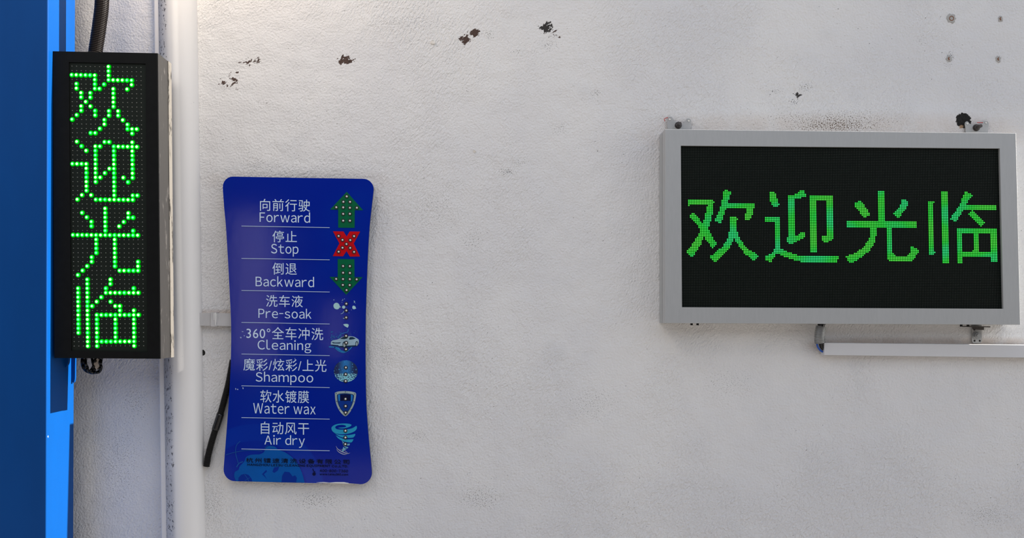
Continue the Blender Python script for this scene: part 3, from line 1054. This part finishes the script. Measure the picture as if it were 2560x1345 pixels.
# water ball and shield (8.4 px per pixel from (810, 885))
ib = lambda pts: [(810 + x / 8.41, 885 + y / 8.41) for x, y in pts]
bm = bmesh.new(); prism(bm, ib(ell(458, 362, 252, 230, 40)), INK, S_D - .0005)
ball = obj('water_ball_icon', bm, M['water_ball'], sign); ball['label'] = 'round blue picture of sparkling water'
for p in ib([(460, 285), (456, 425), (455, 570)]): indicator(ball, *p)
def shield(k, cx=452, cy=1020):
    pts = [(228, 815), (300, 788), (450, 778), (600, 795), (672, 828), (665, 930), (640, 1040), (590, 1150), (530, 1245), (450, 1310), (370, 1250), (310, 1170), (260, 1060), (235, 940), (228, 815)]
    return ib([(cx + (x - cx) * k, cy + (y - cy) * k) for x, y in catmull(pts, 3)[:-1]])
bm = bmesh.new(); prism(bm, shield(1.0), INK, S_D - .0005)
sh = obj('shield_icon', bm, M['ink_shieldrim'], sign); sh['label'] = 'steel-rimmed blue shield'
bm = bmesh.new(); prism(bm, shield(0.80), LAY(1), S_D); obj('shield_rim_line', bm, M['ink_carglass'], sh)
bm = bmesh.new(); prism(bm, shield(0.75), LAY(2), S_D); obj('shield_field', bm, M['ink_shieldblue'], sh)
bm = bmesh.new(); prism(bm, ib([(340, 855), (450, 845), (562, 858), (565, 985), (450, 980), (340, 985)]), LAY(3), S_D); obj('shield_band', bm, M['ink_deep'], sh)
bm = bmesh.new()
prism(bm, ib([(295, 855), (335, 850), (338, 990), (308, 992)]), LAY(3), S_D)
prism(bm, ib([(566, 852), (605, 865), (592, 998), (562, 992)]), LAY(3), S_D)
objs('shield_bar', bm, M['ink_bar'], sh)
bm = bmesh.new()
for p in ib([(255, 828), (450, 797), (645, 840), (268, 996), (632, 1005), (326, 1160), (572, 1170), (448, 1282)]): cyl_y(bm, P(*p, LAY(2)), .0011, S_D, LAY(2), 8)
objs('shield_rivet', bm, M['ink_carglass'], sh)
for p in ib([(452, 945), (455, 1095), (455, 1232)]): indicator(sh, *p, d=S_D + .0014)
# whirlwind (13.45 px per pixel from (810, 1045))
iw = lambda pts: [(810 + x / 13.45, 1045 + y / 13.45) for x, y in pts]
bm = bmesh.new()
sw = catmull([(930, 235), (860, 200), (700, 185), (500, 195), (350, 235), (265, 300), (250, 360), (290, 450), (400, 515), (560, 545), (720, 540), (880, 510), (1020, 450), (1090, 380), (1105, 300), (1080, 268), (1030, 300), (930, 350), (800, 380)], 4) \
    + catmull([(640, 390), (500, 388), (410, 365), (378, 320), (400, 275), (480, 240), (600, 230), (700, 245), (745, 280), (700, 310), (600, 322), (480, 330), (560, 350), (700, 345), (820, 310), (900, 275)], 4)
prism(bm, iw(sw), INK, S_D - .0005)
prism(bm, iw(catmull([(330, 490), (450, 550), (600, 575), (800, 575), (950, 555), (1045, 538), (1040, 590), (1000, 640), (960, 660), (800, 668), (620, 655), (480, 600)], 3)), INK, S_D - .0005)
prism(bm, iw(catmull([(390, 580), (500, 640), (650, 700), (800, 722), (980, 715), (970, 760), (920, 820), (800, 818), (680, 795), (560, 740), (460, 670)], 3)), INK, S_D - .0005)
wd = obj('whirlwind_icon', bm, M['ink_wind'], sign); wd['label'] = 'aqua whirlwind'
bm = bmesh.new()
prism(bm, iw([(600, 765), (640, 800), (700, 850), (790, 865), (875, 865), (850, 925), (780, 925), (690, 900), (640, 850)]), LAY(0), S_D)
prism(bm, iw([(610, 830), (680, 930), (720, 955), (820, 985), (790, 1025), (730, 1000), (670, 945)]), LAY(0), S_D)
prism(bm, iw([(650, 970), (690, 1010), (765, 1040), (690, 1080), (620, 1150), (600, 1110)]), LAY(0), S_D)
objs('whirl_tip', bm, M['ink_windpale'], wd)
bm = bmesh.new()
tp = lambda t: max(.2, math.sin(PI * min(1, max(0, t))))
strip_prism(bm, iw(catmull([(405, 945), (450, 1030), (560, 1110), (700, 1170), (800, 1195), (875, 1175)], 5)), 2.4, LAY(1), S_D, taper=tp)
strip_prism(bm, iw(catmull([(418, 1045), (480, 1130), (600, 1200), (700, 1225), (770, 1215)], 5)), 2.0, LAY(1), S_D, taper=tp)
strip_prism(bm, iw(catmull([(525, 1055), (650, 1065), (740, 1130), (800, 1175)], 5)), 1.0, LAY(1), S_D, taper=tp)
objs('ground_swirl', bm, M['ink_swirl'], wd)
for p in iw([(722, 428), (722, 655), (718, 878)]): indicator(wd, *p, d=S_D + .0003)

# ------------------------------------------------------------------ wide LED display on the right
H_F = 0.068
HQ = [(1663, 323), (2540, 333), (2551, 812), (1663, 808)]
SQ = [(1702, 364), (2499.5, 371), (2508.5, 772), (1705, 768)]
disp = empty('led_display', P(2107, 810, 0), 'wide black LED display in a grey aluminium frame showing four green characters', 'display')
of = quad_at(HQ, H_F)
cf = quad_at(SQ, H_F)
bm = bmesh.new()
o_ = [bm.verts.new(p) for p in of]
i_ = [bm.verts.new(p) for p in cf]
k_ = [bm.verts.new(p) for p in at_depth(cf, H_F - 0.008)]
ob = [bm.verts.new(p) for p in at_depth(of, 0.036)]
ib_ = [bm.verts.new(p) for p in at_depth(cf, 0.036)]
for i in range(4):
    j = (i + 1) % 4
    bm.faces.new((o_[i], o_[j], i_[j], i_[i]))
    bm.faces.new((i_[i], i_[j], k_[j], k_[i]))
    bm.faces.new((k_[i], k_[j], ib_[j], ib_[i]))
    bm.faces.new((o_[j], o_[i], ob[i], ob[j]))
    bm.faces.new((ob[j], ob[i], ib_[i], ib_[j]))
es = [e for e in bm.edges if all(v in o_ for v in e.verts)]
bmesh.ops.bevel(bm, geom=es, offset=0.0008, segments=2, profile=0.5, affect='EDGES')
obj('front_frame', bm, M['alu'], disp)
mid = sum(of, Vector()) / 4
inset = lambda pts, k: [Vector((mid.x + (p.x - mid.x) * (1 - k / abs(p.x - mid.x)), p.y, mid.z + (p.z - mid.z) * (1 - k / abs(p.z - mid.z)))) for p in pts]
bm = bmesh.new(); hexa(bm, at_depth(inset(of, .004), .0362), at_depth(inset(of, .004), .031)); obj('seam', bm, M['alu_gap'], disp)
bm = bmesh.new(); hexa(bm, at_depth(of, .032), at_depth(of, .002)); obj('back_case', bm, M['alu'], disp)
scr = at_depth(cf, H_F - 0.006)
bm = bmesh.new(); hexa(bm, scr, at_depth(scr, H_F - .012)); obj('screen', bm, M['led_board'], disp)

zc = 6.725
RIGHT = [((1700, 465), [
    [(120, 222), (545, 222), (585, 272), (555, 315), (165, 315), (150, 345), (120, 330)],
    [(470, 310), (558, 300), (552, 420), (528, 530), (500, 640), (470, 740), (400, 870), (340, 1000), (260, 1120), (210, 1195), (175, 1190), (100, 1110), (200, 985), (270, 880), (330, 770), (385, 640), (415, 520), (440, 400)],
    [(230, 450), (360, 600), (470, 700), (520, 820), (620, 970), (545, 1045), (450, 930), (400, 840), (320, 700), (150, 510), (160, 480)],
    [(750, 62), (865, 105), (825, 200), (790, 330), (745, 470), (690, 625), (650, 620), (580, 580), (650, 450), (690, 300), (705, 230), (725, 120)],
    [(700, 292), (1252, 292), (1252, 370), (700, 375)],
    [(1115, 370), (1245, 365), (1200, 520), (1150, 575), (1080, 570), (1110, 430)],
    [(840, 515), (945, 515), (975, 550), (945, 600), (945, 770), (920, 860), (850, 1010), (740, 1140), (600, 1275), (570, 1265), (495, 1195), (600, 1115), (720, 1010), (790, 890), (820, 790), (840, 700)],
    [(850, 780), (970, 770), (1000, 870), (1075, 980), (1170, 1085), (1290, 1140), (1320, 1178), (1240, 1255), (1110, 1160), (1010, 1050), (920, 910)]]),
    ((1900, 465), [
    [(150, 105), (235, 105), (265, 130), (265, 200), (295, 220), (295, 290), (325, 310), (290, 350), (215, 350), (185, 285), (155, 210)],
    [(70, 522), (330, 522), (330, 600), (70, 600)], [(245, 600), (330, 600), (330, 1060), (255, 1060)],
    [(255, 1050), (330, 1050), (330, 1110), (270, 1150), (185, 1275), (140, 1270), (75, 1240), (80, 1195), (200, 1120)],
    [(290, 1060), (360, 1055), (470, 1115), (600, 1145), (640, 1172), (1322, 1172), (1290, 1280), (730, 1280), (560, 1245), (400, 1190), (280, 1110)],
    [(465, 162), (577, 162), (580, 850), (470, 850)], [(465, 165), (580, 140), (680, 80), (740, 80), (772, 145), (760, 185), (650, 210), (465, 215)],
    [(440, 900), (475, 840), (580, 845), (650, 815), (700, 780), (748, 780), (748, 860), (650, 915), (540, 972), (470, 972)],
    [(825, 165), (1222, 165), (1222, 245), (825, 245)], [(830, 165), (942, 165), (952, 1115), (838, 1115)],
    [(1113, 240), (1224, 240), (1230, 860), (1200, 915), (1120, 920), (1118, 840)], [(1030, 845), (1228, 840), (1195, 920), (1110, 945), (1065, 940), (1030, 915)]]),
    ((2105, 465), [
    [(597, 90), (714, 90), (720, 600), (605, 600)],
    [(270, 255), (320, 255), (375, 330), (430, 400), (464, 460), (460, 495), (400, 528), (350, 525), (320, 480), (265, 400), (203, 320), (203, 285)],
    [(985, 230), (1045, 230), (1108, 262), (1108, 330), (1020, 440), (965, 528), (915, 525), (853, 460), (930, 400), (980, 300)],
    [(70, 590), (1258, 590), (1258, 697), (70, 697)],
    [(470, 690), (582, 690), (582, 800), (555, 900), (525, 1000), (440, 1110), (330, 1195), (190, 1288), (115, 1285), (80, 1220), (45, 1182), (230, 1128), (340, 1040), (430, 930), (465, 840)],
    [(750, 690), (835, 690), (838, 1140), (755, 1235)],
    [(755, 1130), (850, 1130), (900, 1178), (1085, 1178), (1145, 1120), (1140, 1012), (1165, 1012), (1225, 1040), (1298, 1080), (1255, 1150), (1220, 1210), (1170, 1262), (815, 1262), (755, 1235)]]),
    ((2305, 465), [
    [(93, 262), (208, 262), (185, 300), (195, 1095), (232, 1112), (195, 1157), (108, 1152)], [(316, 93), (430, 93), (452, 1298), (332, 1298)],
    [(700, 98), (760, 98), (852, 162), (740, 300), (690, 420), (575, 592), (525, 592), (458, 555), (560, 430), (620, 340), (660, 240), (700, 150)],
    [(630, 323), (1242, 323), (1242, 402), (610, 402)], [(835, 402), (1058, 612), (985, 683), (935, 640), (762, 475)],
    [(578, 710), (1252, 710), (1252, 792), (578, 792)], [(578, 712), (667, 712), (675, 1298), (588, 1298)], [(1138, 790), (1252, 790), (1262, 1272), (1143, 1272)],
    [(860, 790), (945, 790), (947, 1112), (838, 1100), (863, 1060)], [(588, 1106), (1252, 1106), (1252, 1187), (588, 1187)]])]


def inside(poly, x, y):
    r = False
    n = len(poly)
    for i in range(n):
        (x0, y0), (x1, y1) = poly[i], poly[i - 1]
        if (y0 > y) != (y1 > y) and x < (x1 - x0) * (y - y0) / (y1 - y0) + x0: r = not r
    return r


polys = []
for ci, ((ox, oy), pl) in enumerate(RIGHT):
    for p in pl:
        q = [(ox + x / zc, oy + y / zc) for x, y in p]
        polys.append((ci, min(a for a, b in q), max(a for a, b in q), min(b for a, b in q), max(b for a, b in q), q))
NC, NR = 192, 96
chars = [bmesh.new() for _ in range(4)]
lay = [b.verts.layers.float_color.new('glow') for b in chars]
dark = bmesh.new()
D_S = H_F - 0.006


def disc(bm, c, r, seg, off, ph=PI / 8):
    return [bm.verts.new((c.x + r * math.cos(ph + 2 * PI * k / seg), c.y - off, c.z + r * math.sin(ph + 2 * PI * k / seg))) for k in range(seg)]


for r in range(NR):
    for c in range(NC):
        x, y = bil(SQ, (c + .5) / NC, (r + .5) / NR)
        hit = None
        if 470 < y < 665:
            for (ci, a, b, d_, e_, q) in polys:
                if a <= x <= b and d_ <= y <= e_ and inside(q, x, y):
                    hit = ci; break
        p = P(x, y, D_S)
        if hit is None:
            v = disc(dark, p, 0.00058, 6, 0.0008)
            dark.faces.new(v)
        else:
            bm, cl = chars[hit], lay[hit]
            w = math.sin(x * .043 + y * .021 + 1.3 * math.sin(y * .05)) + .6 * math.sin(x * .017 - y * .061)
            te, ye = max(0, w) * .32, max(0, -w) * .16
            core = (0.16 + ye * .55, 0.98, 0.20 + te * .75)
            midc = (0.002 + ye * .10, 0.62, 0.025 + te * .20)
            rim = (0.0 + ye * .02, 0.30, 0.006 + te * .05)
            A = disc(bm, p, 0.00205, 8, 0.0008); B = disc(bm, p, 0.00125, 8, 0.0014); D = disc(bm, p, 0.0008, 8, 0.0017)
            for v in A: v[cl] = (*rim, 1)
            for v in B: v[cl] = (*midc, 1)
            for v in D: v[cl] = (*core, 1)
            for k in range(8):
                l = (k + 1) % 8
                bm.faces.new((A[k], A[l], B[l], B[k]))
                bm.faces.new((B[k], B[l], D[l], D[k]))
            bm.faces.new(D)
for i, b in enumerate(chars):
    o = obj('glowing_character', b, M['pixel_on'], disp)
    o['label'] = ['leftmost green character on the screen', 'second green character on the screen', 'third green character on the screen', 'rightmost green character on the screen'][i]
o = obj('unlit_pixels', dark, M['pixel_led'], disp)
o['kind'] = 'stuff'

# hanging lugs with their bolts
def lug(pts, holes, bolt, wire=None):
    bm = bmesh.new()
    prism(bm, pts, 0.0062, 0.0038)
    g = obj('hanging_lug', bm, M['pale_steel'], disp)
    bm = bmesh.new()
    for h in holes: ring_y(bm, P(*h, .0062), .0032, .0009, .0062)
    objs('eyelet', bm, M['steel'], g)
    bm = bmesh.new()
    for h in holes: cyl_y(bm, P(*h, .0064), .0024, .004, .0064, 12)
    objs('eyelet_hole', bm, M['flake'], g)
    bm = bmesh.new()
    c = P(*bolt, .012)
    cyl_y(bm, c, .0088, .0060, .0072, 20)
    cyl_y(bm, c, .0072, .0072, .0130, 6)
    cyl_y(bm, c, .0040, .0130, .0260, 14)
    obj('bolt', bm, M['dark_steel'], g)
    if wire:
        bm = bmesh.new()
        tube(bm, [P(x, y, .009) for x, y in wire], .0009, 8)
        obj('red_tie', bm, M['red_wire'], g)
    return g


lug(catmull([(1668, 300), (1670, 294), (1675, 291.5), (1681, 294), (1686, 302), (1694, 308), (1703, 309), (1712, 304), (1717, 298), (1722, 296.5), (1727, 300), (1727, 310)], 3) + [(1725, 345), (1670, 345), (1668, 310)],
    [(1674.5, 298), (1722, 301.5)], (1697, 312), [(1662, 303), (1660.5, 297), (1664, 295.5), (1670, 294)])
lug(catmull([(2412.5, 310), (2414, 305), (2419, 303.5), (2424, 309), (2432, 312), (2446, 311.5), (2455, 309), (2459, 304), (2464, 302.5), (2470, 305), (2472, 311), (2471, 320)], 3) + [(2468, 350), (2416, 350), (2414, 320)],
    [(2418.5, 308.5), (2465.5, 306.5)], (2444, 318), [(2443, 306.5), (2457, 306.5)])
# lower fixing plate
bm = bmesh.new()
prism(bm, [(2429, 790), (2454, 790), (2455, 853), (2451, 858), (2433, 858), (2430, 852)], 0.0062, 0.0035)
g = obj('lower_plate', bm, M['pale_steel'], disp)
bm = bmesh.new()
c = P(2444, 839, .01)
cyl_y(bm, c, .0112, .0060, .0075, 24); cyl_y(bm, c, .0085, .0075, .0125, 6, 0, .3); cyl_y(bm, c, .0048, .0125, .0165, 14)
obj('bolt', bm, M['steel'], g)
bm = bmesh.new()
for h in [(2436, 824), (2436.5, 852), (2449.5, 852)]: cyl_y(bm, P(*h, .0066), .0024, .004, .0066, 12)
objs('plate_hole', bm, M['hole'], g)
bm = bmesh.new()
block(bm, [(2424, 815), (2476, 816), (2476, 818.5), (2424, 817.5)], .045, .012)
block(bm, [(2438, 818), (2460, 818), (2460, 825), (2440, 824)], .020, .0055)
objs('clip', bm, M['dark_steel'], g)
bm = bmesh.new()
for (x, y) in [(1729, 810), (1744, 810), (2403, 813.5), (2420, 813.5)]:
    c = P(x, y, .045)
    tube(bm, [c + Vector((0, 0, .004)), c - Vector((0, 0, .003))], .003, 10)
objs('underside_screw', bm, M['hole'], disp)

# ------------------------------------------------------------------ trunking and conduit under the display
tk = empty('wall_trunking', P(2330, 875, 0), 'long white cable trunking along the wall below the wide display', 'trunking')
bm = bmesh.new()
block(bm, [(2061, 857), (2760, 864), (2760, 897), (2061, 888)], 0.026, 0.004)
es = [e for e in bm.edges if abs((e.verts[0].co - e.verts[1].co).x) > .3 and e.verts[0].co.y < -.024]
bmesh.ops.bevel(bm, geom=es, offset=0.0012, segments=2, profile=0.5, affect='EDGES')
obj('cover', bm, M['white_pvc'], tk)
bm = bmesh.new()
block(bm, [(2060, 856.3), (2760, 863.3), (2760, 898), (2060, 889)], 0.0045, 0.0)
obj('base', bm, M['old_pvc'], tk)

sc_ = empty('spiral_conduit', P(2050, 857, .03), 'short spiral metal conduit with a blue wire at the end of the white trunking', 'conduit')
bm = bmesh.new()
corrugated(bm, [P(2053, 816, .030), P(2050, 830, .030), P(2049, 845, .029), P(2050, 857, .027)], 0.0128, 0.0033, 0.0022, 24)
obj('metal_spiral', bm, M['steel'], sc_)
bm = bmesh.new()
tube(bm, [P(2056, 806, .030), P(2053, 812, .030), P(2052, 822, .030)], .0085, 14)
obj('black_sheath', bm, M['tape'], sc_)
bm = bmesh.new()
tube(bm, [P(x, y, .024 - i * .0006) for i, (x, y) in enumerate(catmull([(2042, 855), (2044, 866), (2050, 875), (2058, 880), (2068, 882)], 5))], .0024, 10)
obj('blue_wire', bm, M['blue_wire'], sc_, smooth=True)
bm = bmesh.new()
tube(bm, [P(x, y, .020 - i * .0004) for i, (x, y) in enumerate(catmull([(2054, 855), (2053, 862), (2057, 870), (2068, 874)], 5))], .0055, 10)
obj('black_wire', bm, M['tape'], sc_, smooth=True)

# ------------------------------------------------------------------ old plugs and lifted plaster on the wall
def plug(x, y, r, label, ringed=True):
    t = empty('wall_plug', P(x, y, 0), label, 'wall plug', 'old wall plugs above the display')
    bm = bmesh.new()
    c = P(x, y, 0)
    rr = random.Random(int(x))
    n = 16
    A = [bm.verts.new((c.x + r * .001 * (1 + rr.uniform(-.25, .25)) * math.cos(2 * PI * k / n), -.0016, c.z + r * .0011 * (1 + rr.uniform(-.25, .25)) * math.sin(2 * PI * k / n))) for k in range(n)]
    B = [bm.verts.new((c.x + (v.co.x - c.x) * 1.3, .0005, c.z + (v.co.z - c.z) * 1.3)) for v in A]
    bm.faces.new(A)
    for k in range(n): bm.faces.new((A[k], A[(k + 1) % n], B[(k + 1) % n], B[k]))
    obj('filler', bm, M['filler'], t)
    bm = bmesh.new()
    if ringed:
        ring_y(bm, c, r * .00058, .0009, .0017)
    else:
        tube(bm, [P(x + 1, y - r * .6, .0018), P(x - 1, y - 1, .0018), P(x + 1.2, y + r * .5, .0018)], .0014, 8)
    obj('rust_ring', bm, M['rust'], t)


plug(2378, 46.5, 9, 'upper left of the four old wall plugs, round with a rusty ring')
plug(2501, 47.5, 6, 'upper right of the four old wall plugs, with an upright rusty slit', False)
plug(2372, 147, 6, 'lower left of the four old wall plugs, with a scraped slit', False)
plug(2495.5, 148, 6, 'lower right of the four old wall plugs, small and rusty', False)


def flake(x, y, s, label):
    bm = bmesh.new()
    rr = random.Random(int(y))
    n = 9
    pts = [(x + s * rr.uniform(.6, 1.15) * math.cos(2 * PI * k / n), y + s * .8 * rr.uniform(.6, 1.15) * math.sin(2 * PI * k / n)) for k in range(n)]
    fs = prism(bm, pts, .004, -.0005)
    for v in bm.verts:
        if v.co.y < -.003: v.co.y += rr.uniform(0, .0025)
    o = obj('plaster_flake', bm, M['flake'])
    tag(o, label, 'plaster flake')


flake(1081, 105, 7, 'pale lifted plaster flake high on the wall, left of the brown chips')
flake(1186, 378, 4.5, 'tiny lifted plaster flake at mid height on the bare wall')
